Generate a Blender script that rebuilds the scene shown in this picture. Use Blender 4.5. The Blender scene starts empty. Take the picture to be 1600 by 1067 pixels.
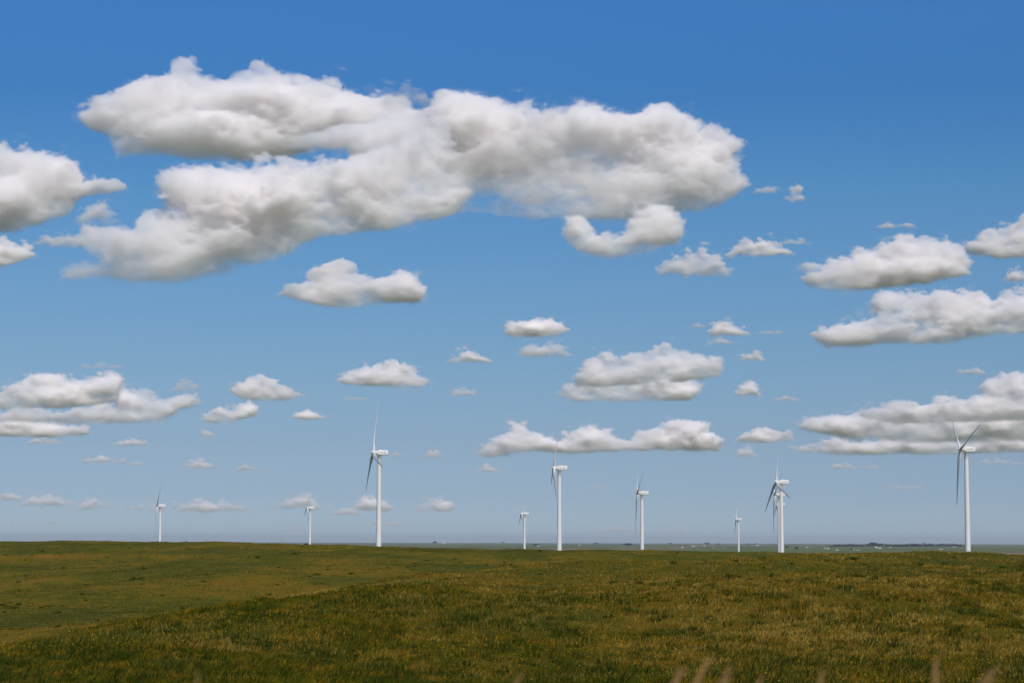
import bpy, bmesh, math, random, sys, time
import numpy as np
from mathutils import Vector, Matrix, Euler
T0 = time.time()
sc = bpy.context.scene
COL = sc.collection
R = math.radians

# ------------------------------------------------------------------ camera
FPX = 3333.0                                    # focal length in pixels of a 1600 px wide frame
PITCH, ROLL = math.atan(312.8 / FPX), R(0.13)
cam_data = bpy.data.cameras.new('camera'); cam = bpy.data.objects.new('camera', cam_data); COL.objects.link(cam)
cam_data.sensor_width = 36; cam_data.lens = FPX / 1600 * 36
cam_data.clip_start = 0.1; cam_data.clip_end = 400000
CM = Matrix.Rotation(R(90) + PITCH, 3, 'X') @ Matrix.Rotation(ROLL, 3, 'Z')
cam.matrix_world = CM.to_4x4()                  # the eye is the origin; +Y is where it looks
sc.camera = cam
cam_data.dof.use_dof = True; cam_data.dof.focus_distance = 600; cam_data.dof.aperture_fstop = 4.0
def ray(px, py):                                # direction of a pixel of the 1600x1067 photograph, y component 1
    v = CM @ Vector(((px - 800) / FPX, -(py - 533.5) / FPX, -1))
    return v / v.y

# ------------------------------------------------------------------ sky and sun
SUN_EL, SUN_AZ = R(46), R(160)                  # azimuth clockwise from +Y
w = bpy.data.worlds.new('World'); sc.world = w; w.use_nodes = True
nt = w.node_tree; nt.nodes.clear()
sky = nt.nodes.new('ShaderNodeTexSky'); sky.sky_type = 'NISHITA'; sky.sun_disc = False
sky.sun_elevation = SUN_EL; sky.sun_rotation = SUN_AZ
sky.altitude = 1200; sky.air_density = 1.0; sky.dust_density = 0.6; sky.ozone_density = 2.5
tint = nt.nodes.new('ShaderNodeMix'); tint.data_type = 'RGBA'; tint.blend_type = 'MULTIPLY'; tint.inputs[0].default_value = 1
geo = nt.nodes.new('ShaderNodeNewGeometry'); sep = nt.nodes.new('ShaderNodeSeparateXYZ')
ramp = nt.nodes.new('ShaderNodeValToRGB')       # clear air colour by elevation (sine of it), over the physical sky
bg = nt.nodes.new('ShaderNodeBackground'); out = nt.nodes.new('ShaderNodeOutputWorld')
tc = nt.nodes.new('ShaderNodeTexCoord')
nt.links.new(tc.outputs['Generated'], sep.inputs[0]); nt.links.new(sep.outputs[2], ramp.inputs[0])
el = ramp.color_ramp.elements
SKY_TINT = [(0.0004, (0.396, 0.503, 0.75)), (0.0207, (0.333, 0.416, 0.625)), (0.0446, (0.343, 0.404, 0.549)), (0.067, (0.354, 0.434, 0.549)), (0.0895, (0.353, 0.454, 0.565)), (0.1133, (0.336, 0.474, 0.594)), (0.1608, (0.284, 0.497, 0.649)), (0.2061, (0.203, 0.456, 0.681)), (0.2505, (0.231, 0.521, 0.798)), (1.0, (0.42, 0.62, 0.85))]
el[0].position = SKY_TINT[0][0]; el[0].color = (*SKY_TINT[0][1], 1)
el[1].position = SKY_TINT[-1][0]; el[1].color = (*SKY_TINT[-1][1], 1)
for p, c in SKY_TINT[1:-1]:
    e = el.new(p); e.color = (*c, 1)
nt.links.new(sky.outputs[0], tint.inputs[6]); nt.links.new(ramp.outputs[0], tint.inputs[7])
nt.links.new(tint.outputs[2], bg.inputs[0]); nt.links.new(bg.outputs[0], out.inputs[0])
bg.inputs[1].default_value = 0.12
sd = bpy.data.lights.new('sun', 'SUN'); sun = bpy.data.objects.new('sun', sd); COL.objects.link(sun)
sd.energy = 3.5; sd.angle = R(0.53); sd.color = (1.0, 0.925, 0.835)
SUN_DIR = Vector((math.sin(SUN_AZ) * math.cos(SUN_EL), math.cos(SUN_AZ) * math.cos(SUN_EL), math.sin(SUN_EL)))
sun.rotation_euler = SUN_DIR.to_track_quat('Z', 'Y').to_euler()
sc.view_settings.view_transform = 'Standard'; sc.view_settings.look = 'None'
sc.view_settings.exposure = 0.0; sc.view_settings.gamma = 1.0
cy = sc.cycles
cy.volume_bounces = 40; cy.max_bounces = 42; cy.volume_step_rate = 1.0; cy.volume_max_steps = 512
cy.use_denoising = True

# ------------------------------------------------------------------ helpers
def tag(o, label=None, cat=None, group=None, kind=None):
    for k, v in (('label', label), ('category', cat), ('group', group), ('kind', kind)):
        if v: o[k] = v
    return o
def obj(name, data, parent=None):
    o = bpy.data.objects.new(name, data); COL.objects.link(o)
    if parent: o.parent = parent
    return o

HAZE = 1.6e-5

# ------------------------------------------------------------------ terrain
def pchip(xk, yk, x):                            # monotone cubic through the knots
    xk, yk = np.asarray(xk, float), np.asarray(yk, float)
    h = np.diff(xk); dl = np.diff(yk) / h; m = np.zeros(len(xk))
    for k in range(1, len(xk) - 1):
        if dl[k - 1] * dl[k] > 0:
            w1, w2 = 2 * h[k] + h[k - 1], h[k] + 2 * h[k - 1]
            m[k] = (w1 + w2) / (w1 / dl[k - 1] + w2 / dl[k])
    m[0], m[-1] = dl[0], dl[-1]
    i = np.clip(np.searchsorted(xk, x) - 1, 0, len(xk) - 2); t = (x - xk[i]) / h[i]
    t = np.clip(t, 0, 1)
    return ((2 * t ** 3 - 3 * t ** 2 + 1) * yk[i] + (t ** 3 - 2 * t ** 2 + t) * h[i] * m[i]
            + (-2 * t ** 3 + 3 * t ** 2) * yk[i + 1] + (t ** 3 - t ** 2) * h[i] * m[i + 1])
# bearing (tangent), near crest distance and height, hollow distance and height, mid fold height at 260 m, far crest height at 420 m
PLAIN_Z = -32.0
ROWS = []
for px, dc, yc, dv, zv, ym, yf in [
        (-900, 34, 285, 100, -7.2, 34, 3), (-300, 38, 255, 104, -6.9, 34, 3), (0, 48, 181, 112, -6.5, 31, 3), (160, 57, 131, 120, -5.9, 24, 3.5),
        (320, 66, 104, 130, -5.4, 17, 5.0), (500, 79, 77, 142, -4.9, 17, 8.0), (600, 88, 64, 152, -4.5, 20, 10.6), (800, 106, 51, 175, -4.1, 25, 14.6),
        (900, 115, 46, 188, -3.9, 26, 15.2), (1100, 132, 33, 204, -3.2, 27, 16.8), (1300, 150, 23.0, 222, -2.8, 28, 19.2), (1500, 165, 22.6, 234, -2.7, 28, 23),
        (1700, 170, 23, 240, -2.7, 28, 24), (2500, 176, 23, 240, -2.7, 28, 24)]:
    dc, dv, zv = dc * 1.9, dv * 1.9, zv * 1.9      # the slope starts beyond the road's shoulder
    ROWS.append(((px - 800) / FPX, dc, -yc * dc / FPX, dv, zv, -ym * 490 / FPX, -yf * 800 / FPX))
_lr = np.linspace(math.log(1.0), math.log(70000.0), 700)
_tab = np.array([pchip(np.log([1, 7, 24, 50, r[1], r[3], 500, 800, 980, 1150, 1458, 1750, 2000, 3000, 3800, 6500, 70000]),
                       [-1.52, -1.50, -2.9, -3.25 + (r[2] + 3.25) * .12, r[2], r[4], r[5], r[6], -5.5, -11, -17, -27, -31, -31, -35, PLAIN_Z - 2, PLAIN_Z], _lr) for r in ROWS])
_tu = np.array([r[0] for r in ROWS])
_uf = np.linspace(_tu[0], _tu[-1], 400)
_tabf = np.array([np.interp(_uf, _tu, _tab[:, j]) for j in range(_tab.shape[1])])        # (radius, bearing)
_kern = np.exp(-0.5 * (np.arange(-14, 15) / 6.0) ** 2); _kern /= _kern.sum()
_tabf = np.array([np.convolve(np.pad(c, 14, 'edge'), _kern, 'valid') for c in _tabf])
TURBINES = [   # tower pixel column, hub pixel row, distance, yaw (sine), rotor angle, label
    (250.6, 790, 2600, .08, 44, 'white wind turbine farthest to the left of the ridge, one blade hanging straight down'),
    (484.6, 793, 3100, .13, 13, 'small white wind turbine between the leftmost one and the tall left one'),
    (592.7, 707, 1465, .16, -13, 'tall white wind turbine left of centre, one blade straight up and one swept down left'),
    (819.6, 802, 3150, .14, 3, 'tiny white wind turbine just left of the tall one near the centre'),
    (874.0, 731, 1645, .08, 9, 'tall slender white wind turbine just right of centre, blade pointing up'),
    (1003.0, 770, 1974, .08, 60, 'mid sized white wind turbine with two blades up like narrow rabbit ears'),
    (1153.8, 811, 3770, .08, -20, 'smallest white wind turbine, left of the overlapping cluster'),
    (1220.6, 753, 1734, .30, -9, 'nearest white wind turbine of the overlapping cluster, standing in front of the others'),
    (1217.2, 772.5, 2070, .12, 57, 'wind turbine hidden behind the front one of the cluster, its nacelle the higher of two'),
    (1219.0, 788, 2900, .12, 4, 'farthest wind turbine of the overlapping cluster, its nacelle the lower of two'),
    (1509.6, 702, 1458, .30, -53.6, 'tall white wind turbine at the far right with two blades spread up in a V'),
]
TPOS = []
for px, py, d, s, th, lb in TURBINES:
    r = ray(px, py); TPOS.append((r.x * d, d, r.z * d - 80.0))
_pr = np.random.default_rng(5)
_waves = [(2 * math.pi / l * math.cos(a), 2 * math.pi / l * math.sin(a), p, am) for l, a, p, am in
          [(l, _pr.uniform(0, math.pi), _pr.uniform(0, 6.28), l * .0042) for l in (2.1, 2.9, 4.3, 6.1, 8.7, 12, 17, 24, 33, 55, 90)]]
def height(x, y, fine=True):
    x, y = np.asarray(x, float), np.asarray(y, float)
    r = np.hypot(x, y); az = np.arctan2(x, np.where(np.abs(y) < 1e-6, 1e-6, y))
    u = np.clip(np.tan(np.clip(az, -1.2, 1.2)), _uf[0], _uf[-1])
    fi = (u - _uf[0]) / (_uf[1] - _uf[0]); i = np.clip(fi.astype(int), 0, len(_uf) - 2); fu = fi - i
    gr = (np.log(np.clip(r, 1, 69000)) - _lr[0]) / (_lr[1] - _lr[0]); j = np.clip(gr.astype(int), 0, len(_lr) - 2); fr = gr - j
    z = ((_tabf[j, i] * (1 - fu) + _tabf[j, i + 1] * fu) * (1 - fr) + (_tabf[j + 1, i] * (1 - fu) + _tabf[j + 1, i + 1] * fu) * fr)
    if fine:
        n = sum(am * np.sin(a * x + b * y + p + 1.3 * np.sin(.31 * a * y - .4 * b * x)) for a, b, p, am in _waves)
        z = z + n * np.clip(r / 60, .1, 1.3) * np.clip(1.9 - r / 800, 0, 1)
        sw = 1.05 * np.sin(x / 34 + y / 61 + 1.1 * np.sin(y / 47)) + .45 * np.sin(x / 19 - y / 38 + 2)
        z = z + sw * np.clip((r - 230) / 120, 0, 1) * np.clip((720 - r) / 160, 0, 1)
        z = z + 1.6 * np.sin(x / 310 + 1) * np.sin(y / 420) * np.clip((r - 1200) / 3000, 0, 1)
    for tx, ty, tz in TPOS:
        g = np.exp(-((x - tx) ** 2 + (y - ty) ** 2) / (2 * 90.0 ** 2))
        z = z * (1 - g) + tz * g
    return z
H1 = lambda x, y: float(height(np.array([x]), np.array([y]))[0])

def np_mesh(name, V, Fc, smooth=True):           # vertices (n,3), faces (m,k) all of one size
    me = bpy.data.meshes.new(name); V = np.asarray(V, np.float32); Fc = np.asarray(Fc, np.int32); k = Fc.shape[1]
    me.vertices.add(len(V)); me.vertices.foreach_set('co', V.ravel())
    me.loops.add(Fc.size); me.loops.foreach_set('vertex_index', Fc.ravel())
    me.polygons.add(len(Fc)); me.polygons.foreach_set('loop_start', np.arange(0, Fc.size, k, dtype=np.int32))
    me.polygons.foreach_set('use_smooth', np.full(len(Fc), smooth)); me.update(calc_edges=True)
    return me
az = np.concatenate([np.radians(np.linspace(-180, -20, 60, endpoint=False)), np.radians(np.linspace(-20, 20, 900, endpoint=False)), np.radians(np.linspace(20, 180, 60, endpoint=False))])
rr = np.concatenate([np.exp(np.linspace(math.log(1.5), math.log(1000), 950, endpoint=False)), np.exp(np.linspace(math.log(1000), math.log(66000), 250))])
AZ, RR = np.meshgrid(az, rr, indexing='ij')
GX, GY = np.sin(AZ) * RR, np.cos(AZ) * RR
GZ = height(GX, GY)
V = np.stack([GX, GY, GZ], -1).reshape(-1, 3)
na, nr = AZ.shape
I = np.arange(na)[:, None]; J = np.arange(nr - 1)[None, :]; I2 = (I + 1) % na
Fq = np.stack([I * nr + J, I2 * nr + J, I2 * nr + J + 1, I * nr + J + 1], -1).reshape(-1, 4)[:, ::-1]
V = np.vstack([V, [[0, 0, -1.52]]])
gme = np_mesh('prairie', V, Fq)
ground = tag(obj('ground', gme), kind='structure')
# the small disc under the camera
bm = bmesh.new(); vs = [bm.verts.new(V[i * nr]) for i in range(0, na)]; bm.faces.new(vs); me0 = bpy.data.meshes.new('near_ground'); bm.to_mesh(me0); bm.free()
near = tag(obj('near_ground', me0), kind='structure')

def nodes_for(m):
    m.use_nodes = True; t = m.node_tree; t.nodes.clear()
    o_ = t.nodes.new('ShaderNodeOutputMaterial'); b_ = t.nodes.new('ShaderNodeBsdfPrincipled')
    t.links.new(b_.outputs[0], o_.inputs['Surface'])
    return t, b_, o_
def noise_node(t, scale, detail=4, rough=.6, vec=None, dim='3D'):
    n = t.nodes.new('ShaderNodeTexNoise'); n.inputs['Scale'].default_value = scale; n.inputs['Detail'].default_value = detail
    n.inputs['Roughness'].default_value = rough
    if vec is not None: t.links.new(vec, n.inputs['Vector'])
    return n.outputs['Fac']
def ramp_node(t, fac, stops, interp='LINEAR'):
    r = t.nodes.new('ShaderNodeValToRGB'); e = r.color_ramp.elements; r.color_ramp.interpolation = interp
    e[0].position, e[0].color = stops[0][0], (*stops[0][1], 1); e[1].position, e[1].color = stops[-1][0], (*stops[-1][1], 1)
    for p, c in stops[1:-1]:
        q = e.new(p); q.color = (*c, 1)
    t.links.new(fac, r.inputs[0]); return r.outputs[0]
def mix_node(t, fac, a, b, mode='MIX'):
    m = t.nodes.new('ShaderNodeMix'); m.data_type = 'RGBA'; m.blend_type = mode
    for k, q in ((0, fac), (6, a), (7, b)):
        if isinstance(q, (int, float)): m.inputs[k].default_value = q
        elif isinstance(q, tuple): m.inputs[k].default_value = (*q, 1)
        else: t.links.new(q, m.inputs[k])
    return m.outputs[2]
def math_node(t, op, a, b=0.0, clamp=False):
    m = t.nodes.new('ShaderNodeMath'); m.operation = op; m.use_clamp = clamp
    for k, q in ((0, a), (1, b)):
        if isinstance(q, (int, float)): m.inputs[k].default_value = q
        else: t.links.new(q, m.inputs[k])
    return m.outputs[0]

GREEN, OLIVE, RUST, STRAW, DARK = (.090, .092, .004), (.165, .120, .006), (.215, .116, .009), (.36, .25, .045), (.060, .066, .004)
gm = bpy.data.materials.new('prairie_turf'); t, b, o_ = nodes_for(gm)
ge = t.nodes.new('ShaderNodeNewGeometry'); P = ge.outputs['Position']
wide = noise_node(t, .035, 5, .62, P); mid = noise_node(t, .35, 5, .7, P); small = noise_node(t, 2.6, 6, .75, P); tiny = noise_node(t, 14, 3, .7, P)
big_ = noise_node(t, .011, 4, .6, P)
sm_ = math_node(t, 'MULTIPLY', big_, 1.1)
for q_, k_ in ((wide, 1.2), (mid, 1.1), (small, .9)): sm_ = math_node(t, 'ADD', sm_, math_node(t, 'MULTIPLY', q_, k_))
sm_ = math_node(t, 'ADD', math_node(t, 'MULTIPLY', math_node(t, 'SUBTRACT', sm_, 2.15), .95), .37)
col = ramp_node(t, sm_, [(.05, DARK), (.32, GREEN), (.5, OLIVE), (.72, RUST), (1, STRAW)])
# the farmland far below the ridge: fields of crops, fallow and pasture
sepn = t.nodes.new('ShaderNodeSeparateXYZ'); t.links.new(P, sepn.inputs[0])
ln = t.nodes.new('ShaderNodeVectorMath'); ln.operation = 'LENGTH'; t.links.new(P, ln.inputs[0])
farf = math_node(t, 'MULTIPLY', math_node(t, 'SUBTRACT', ln.outputs['Value'], 3500), 1 / 2500, True)
vo = t.nodes.new('ShaderNodeTexVoronoi'); vo.feature = 'F1'; vo.distance = 'CHEBYCHEV'; vo.inputs['Scale'].default_value = 1 / 900; t.links.new(P, vo.inputs['Vector'])
fs = t.nodes.new('ShaderNodeSeparateColor'); t.links.new(vo.outputs['Color'], fs.inputs[0])
fields = ramp_node(t, fs.outputs[0], [(0, (.10, .14, .035)), (.35, (.13, .155, .04)), (.55, (.09, .125, .035)), (.68, (.20, .15, .07)), (.78, (.09, .13, .035)), (.9, (.26, .19, .11))], 'CONSTANT')
fields = mix_node(t, .3, fields, ramp_node(t, noise_node(t, .002, 6, .7, P), [(.3, (.06, .08, .04)), (.7, (.14, .13, .07))]))
col = mix_node(t, farf, col, fields)
t.links.new(col, b.inputs['Base Color']); b.inputs['Roughness'].default_value = .95; b.inputs['Specular IOR Level'].default_value = .1
bu = t.nodes.new('ShaderNodeBump'); bu.inputs['Strength'].default_value = .9; bu.inputs['Distance'].default_value = .35
hsum = math_node(t, 'ADD', small, math_node(t, 'MULTIPLY', mid, 2.2)); hsum = math_node(t, 'ADD', hsum, math_node(t, 'MULTIPLY', tiny, .3))
t.links.new(hsum, bu.inputs['Height']); t.links.new(bu.outputs[0], b.inputs['Normal'])
gme.materials.append(gm); me0.materials.append(gm)

# ------------------------------------------------------------------ grass
vm_ = bpy.data.materials.new('blades'); t, b, o_ = nodes_for(vm_)
at = t.nodes.new('ShaderNodeAttribute'); at.attribute_name = 'tone'; t.links.new(at.outputs['Color'], b.inputs['Base Color'])
b.inputs['Roughness'].default_value = .9; b.inputs['Specular IOR Level'].default_value = .06
tl = t.nodes.new('ShaderNodeBsdfTranslucent'); t.links.new(at.outputs['Color'], tl.inputs[0])
mx = t.nodes.new('ShaderNodeMixShader'); mx.inputs[0].default_value = .25
t.links.new(b.outputs[0], mx.inputs[1]); t.links.new(tl.outputs[0], mx.inputs[2]); t.links.new(mx.outputs[0], o_.inputs['Surface'])
G = np.random.default_rng(21)
def fbm2(x, y, scale, seed, octs=4):
    r = np.random.default_rng(seed); v = np.zeros_like(x); a = 1.0; tot = 0
    for k in range(octs):
        lat = r.uniform(-1, 1, (257, 257)); lat[256] = lat[0]; lat[:, 256] = lat[:, 0]; X_, Y_ = x * scale * 2 ** k + 31.7 * k, y * scale * 2 ** k + 17.3 * k
        i, j = np.floor(X_).astype(int), np.floor(Y_).astype(int); fx, fy = X_ - i, Y_ - j
        fx, fy = fx * fx * (3 - 2 * fx), fy * fy * (3 - 2 * fy); i, j = i % 256, j % 256
        v += a * ((lat[i, j] * (1 - fx) + lat[i + 1, j] * fx) * (1 - fy) + (lat[i, j + 1] * (1 - fx) + lat[i + 1, j + 1] * fx) * fy)
        tot += a; a *= .6
    return v / tot * 1.6
def blades(name, x, y, h, wd, lean, tone, label, zoff=None, cat='grass'):
    n = len(x); z = height(x, y) - .03 + (0 if zoff is None else zoff)
    a = G.uniform(0, 2 * math.pi, n); la = G.normal(.35, 1.5, n)          # leaning mostly downwind, to the right
    cx_, cy_ = np.cos(a) * wd / 2, np.sin(a) * wd / 2
    dx, dy = np.cos(la) * h * lean, np.sin(la) * h * lean
    base = np.stack([x, y, z], -1); off = np.stack([cx_, cy_, 0 * x], -1)
    mid_ = base + np.stack([dx * .3, dy * .3, h * .6], -1); tip = base + np.stack([dx, dy, h], -1)
    V = np.stack([base - off, base + off, mid_ + off * .8, mid_ - off * .8, tip], 1).reshape(-1, 3)
    q = np.arange(n)[:, None] * 5
    F3 = np.concatenate([q + [0, 1, 2], q + [0, 2, 3], q + [3, 2, 4]])
    me = np_mesh(name, V, F3, False)
    ca_ = me.attributes.new('tone', 'FLOAT_COLOR', 'POINT')
    cc = np.ones((n, 5, 4), np.float32); cc[:, :, :3] = tone[:, None, :]
    ca_.data.foreach_set('color', cc.ravel()); me.materials.append(vm_)
    return tag(obj(name, me), label, cat, kind='stuff')
def scatter(n, dmin, dmax, frac=.6, umin=-.275, umax=.275):
    k = int(n * frac)
    d = np.concatenate([1 / G.uniform(1 / dmax, 1 / dmin, k), np.exp(G.uniform(math.log(max(dmin, 85)), math.log(dmax), n - k))])
    u = G.uniform(umin, umax, n); return u * d, d
pal = lambda c: np.array(c, np.float32)
_cd = np.interp(_uf, _tu, [r[1] for r in ROWS])
def turf_tone(x, y, n):
    a = .55 * fbm2(x, y, .02, 44) + .6 * fbm2(x, y, .22, 2); v = fbm2(x, y, 1.1, 3); q = G.normal(0, .18, n)
    dry = .4 * np.exp(-((np.hypot(x, y) / np.interp(x / y, _uf, _cd) - .98) / .13) ** 2)      # thinner, drier sward along the crest
    far_ = np.hypot(x, y) > 260
    a = a * np.where(far_, 1.7, 1) + dry - np.where(far_, .5, 0); a = a + np.where(far_, .5, .25) * fbm2(x, y, .009, 90)
    a = a + .35 * np.clip((x / y - .02) / .1, 0, 1)      # the rise to the right carries more rusty seed heads
    s = np.clip(.49 + .50 * (a + .8 * v + q), 0, 1)[:, None]
    ks = [0, .28, .5, .72, 1]; cs = np.array([DARK, GREEN, OLIVE, RUST, STRAW])
    out = np.stack([np.interp(s[:, 0], ks, cs[:, c]) for c in range(3)], -1)
    return (out * G.uniform(.85, 1.25, (n, 1))).astype(np.float32)
n = 1100000
x, y = scatter(n, 40, 860)
pt = fbm2(x, y, .45, 9)
h = G.gamma(6, .018, n) * (1 + .6 * np.clip(pt, -1, 1)); r_ = np.hypot(x, y)
blades('prairie_grass', x, y, h, np.maximum(.011, r_ * .00034), G.uniform(.4, 1.5, n), turf_tone(x, y, n), 'short mixed green and rusty prairie grass covering the hills')
# pale seeding stalks that catch the light, in drifts
n = 130000
x, y = scatter(n, 40, 700, .7); k = fbm2(x, y, .10, 12) + .4 * fbm2(x, y, .7, 13) > .10; x, y = x[k], y[k]; n = len(x)
blades('seeding_grass', x, y, G.uniform(.12, .27, n), np.maximum(.006, np.hypot(x, y) * .00026), G.uniform(.1, .7, n),
       (pal([.30, .205, .04]) * G.uniform(.6, 1.3, (n, 1))).astype(np.float32), 'pale straw coloured seeding grass growing in drifts')
# dark leafy weeds
nc = 5000; x, y = scatter(nc, 42, 640, .97); size = G.gamma(3, .05, nc) + .05
cr = np.hypot(x, y) / np.interp(x / y, _uf, _cd); k = (cr < .72) | (cr > 1.6) | (G.uniform(0, 1, nc) < .25); x, y, size = x[k], y[k], size[k]; nc = len(x)
reps = np.full(nc, 46); xs = np.repeat(x, reps); ys = np.repeat(y, reps); ss = np.repeat(size, reps); n = len(xs)
xs = xs + G.normal(0, 1, n) * ss * .75; ys = ys + G.normal(0, 1, n) * ss * .75
blades('leafy_weeds', xs, ys, ss * G.uniform(.3, 1.25, n), np.maximum(.02, np.hypot(xs, ys) * .0003), G.uniform(.2, 1.1, n),
       (pal([.032, .046, .004]) * G.uniform(.6, 1.8, (n, 1))).astype(np.float32), 'dark green leafy weeds dotted through the prairie grass', cat='weeds')
# yellow blossoms
x, y = scatter(16000, 42, 330, .9); k = fbm2(x, y, .12, 31) + .4 * fbm2(x, y, .8, 32) + G.normal(0, .2, len(x)) > .34; x, y = x[k], y[k]; n = len(x)
blades('yellow_flowers', x, y, G.uniform(.02, .035, n), np.maximum(.028, np.hypot(x, y) * .00032), G.uniform(.2, 1, n),
       (pal([.62, .36, .012]) * G.uniform(.6, 1.2, (n, 1))).astype(np.float32), 'small yellow wildflowers scattered in the grass', zoff=G.uniform(.2, .36, n), cat='flowers')
# ------------------------------------------------------------------ wind turbines
def plain_mat(name, color, rough=.5, spec=.5, noise=.0, scale=1.0, dark=None):
    m = bpy.data.materials.new(name); t, b, o_ = nodes_for(m)
    b.inputs['Roughness'].default_value = rough; b.inputs['Specular IOR Level'].default_value = spec
    tcn = t.nodes.new('ShaderNodeTexCoord'); f = noise_node(t, scale, 5, .6, tcn.outputs['Object'])
    dk = dark or tuple(c * (1 - noise) for c in color)
    t.links.new(ramp_node(t, f, [(.3, dk), (.7, color)]), b.inputs['Base Color']); return m
M_white = plain_mat('turbine_paint', (.80, .79, .77), .35, .5, .06, .25)
M_mark = plain_mat('grey_lettering', (.30, .30, .31), .5, .4, .1, 1)
M_steel = plain_mat('galvanised_steel', (.35, .36, .37), .4, .5, .1, 1)
def loft(rings, cap=True, smooth=True):
    bm = bmesh.new(); R_ = [[bm.verts.new(p) for p in r] for r in rings]; n = len(rings[0])
    for a, b in zip(R_, R_[1:]):
        for k in range(n): bm.faces.new((a[k], a[(k + 1) % n], b[(k + 1) % n], b[k]))
    if cap: bm.faces.new(R_[0][::-1]); bm.faces.new(R_[-1])
    bmesh.ops.recalc_face_normals(bm, faces=bm.faces[:])
    for f in bm.faces: f.smooth = smooth
    return bm
def done(bm, name, mat):
    me = bpy.data.meshes.new(name); bm.to_mesh(me); bm.free(); me.materials.append(mat); return me
def circ(r, z, n=40, cx=0, cy=0): return [(cx + r * math.cos(2 * math.pi * k / n), cy + r * math.sin(2 * math.pi * k / n), z) for k in range(n)]
def tower_me():
    rs = []
    rad = lambda z: 2.0 - .70 * z / 78.2
    for s0, s1 in ((-3, 25), (26, 52), (53, 78.2)):
        for k in range(5):
            z = s0 + (s1 - s0) * k / 4; rs.append(circ(rad(max(z, 0)), z))
    rs += [circ(1.42, 78.25), circ(1.42, 78.6)]
    bm = loft(rs)
    for f in bm.faces: f.smooth = abs(f.normal.z) < .5
    return done(bm, 'tower', M_white)
def rrect(x, w, z0, z1, rad, n=5):               # rounded rectangle ring in the plane x
    pts = []
    for cx_, cz, a0 in ((w / 2 - rad, z1 - rad, 0), (-w / 2 + rad, z1 - rad, 90), (-w / 2 + rad, z0 + rad, 180), (w / 2 - rad, z0 + rad, 270)):
        for k in range(n):
            a = R(a0 + 90 * k / (n - 1)); pts.append((x, cx_ + rad * math.cos(a), cz + rad * math.sin(a)))
    return pts
def nacelle_me():                                # +X is the tail, the rotor is at -X; z = 0 at hub height
    bm = loft([rrect(-2.55, 2.2, -1.05, 1.15, .9), rrect(-2.2, 2.5, -1.25, 1.35, .8), rrect(-.9, 3.0, -1.55, 1.55, .6), rrect(.4, 3.3, -1.72, 1.68, .45), rrect(3.6, 3.3, -1.72, 1.70, .4),
               rrect(5.7, 3.15, -1.45, 1.70, .4), rrect(6.0, 2.9, -1.3, 1.6, .4)])
    for a in ((1.0, .0, 1.85, 1.1, .9, .38),):  # roof hatch
        bmesh.ops.create_cube(bm, size=1, matrix=Matrix.Translation((a[0] - .4, a[1], a[2] - .02)) @ Matrix.Diagonal((a[3], a[4], a[5], 1)))
    return done(bm, 'nacelle', M_white)
def sensor_me():
    bm = bmesh.new()
    for x_ in (4.6, 5.3): bmesh.ops.create_cone(bm, segments=8, radius1=.06, radius2=.05, depth=1.0, cap_ends=True, matrix=Matrix.Translation((x_, .4, 2.15)))
    bmesh.ops.create_cube(bm, size=1, matrix=Matrix.Translation((4.95, .4, 2.5)) @ Matrix.Diagonal((1.3, .1, .1, 1)))
    for x_ in (4.4, 5.5): bmesh.ops.create_uvsphere(bm, u_segments=8, v_segments=6, radius=.16, matrix=Matrix.Translation((x_, .4, 2.66)))
    return done(bm, 'wind_sensor', M_steel)
def marking_me(s):                                # small grey characters and a round emblem on both flanks
    bm = bmesh.new()
    def bar(x0, x1, z0, z1, s): bmesh.ops.create_cube(bm, size=1, matrix=Matrix.Translation(((x0 + x1) / 2, s * 1.655, (z0 + z1) / 2)) @ Matrix.Diagonal((x1 - x0, .03, z1 - z0, 1)))
    if True:
        x_ = .25
        for wd in (.42, .42, .42, 0, .38, .42):
            if wd:
                bar(x_, x_ + .10, -.30, .30, s); bar(x_ + .14, x_ + wd - .06, .20, .30, s); bar(x_ + .14, x_ + wd - .06, -.30, -.20, s)
                if wd > .4: bar(x_ + .14, x_ + wd - .10, -.05, .05, s)
            x_ += (wd or .16) + .04
        bmesh.ops.create_cone(bm, segments=24, radius1=.44, radius2=.44, depth=.03, cap_ends=True, matrix=Matrix.Translation((x_ + .75, s * 1.655, -.02)) @ Matrix.Rotation(R(90), 4, 'X'))
        bar(x_ + 1.25, x_ + 1.5, -.3, .3, s)
    return done(bm, 'marking', M_mark)
def hub_me():
    prof = [(-1.9, .02), (-1.85, .35), (-1.6, .75), (-1.1, 1.15), (-.4, 1.42), (.3, 1.5), (.95, 1.42), (1.25, 1.2)]
    bm = loft([[(x_, r * math.cos(a), r * math.sin(a)) for a in [2 * math.pi * k / 28 for k in range(28)]] for x_, r in prof])
    return done(bm, 'rotor_hub', M_white)
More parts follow.
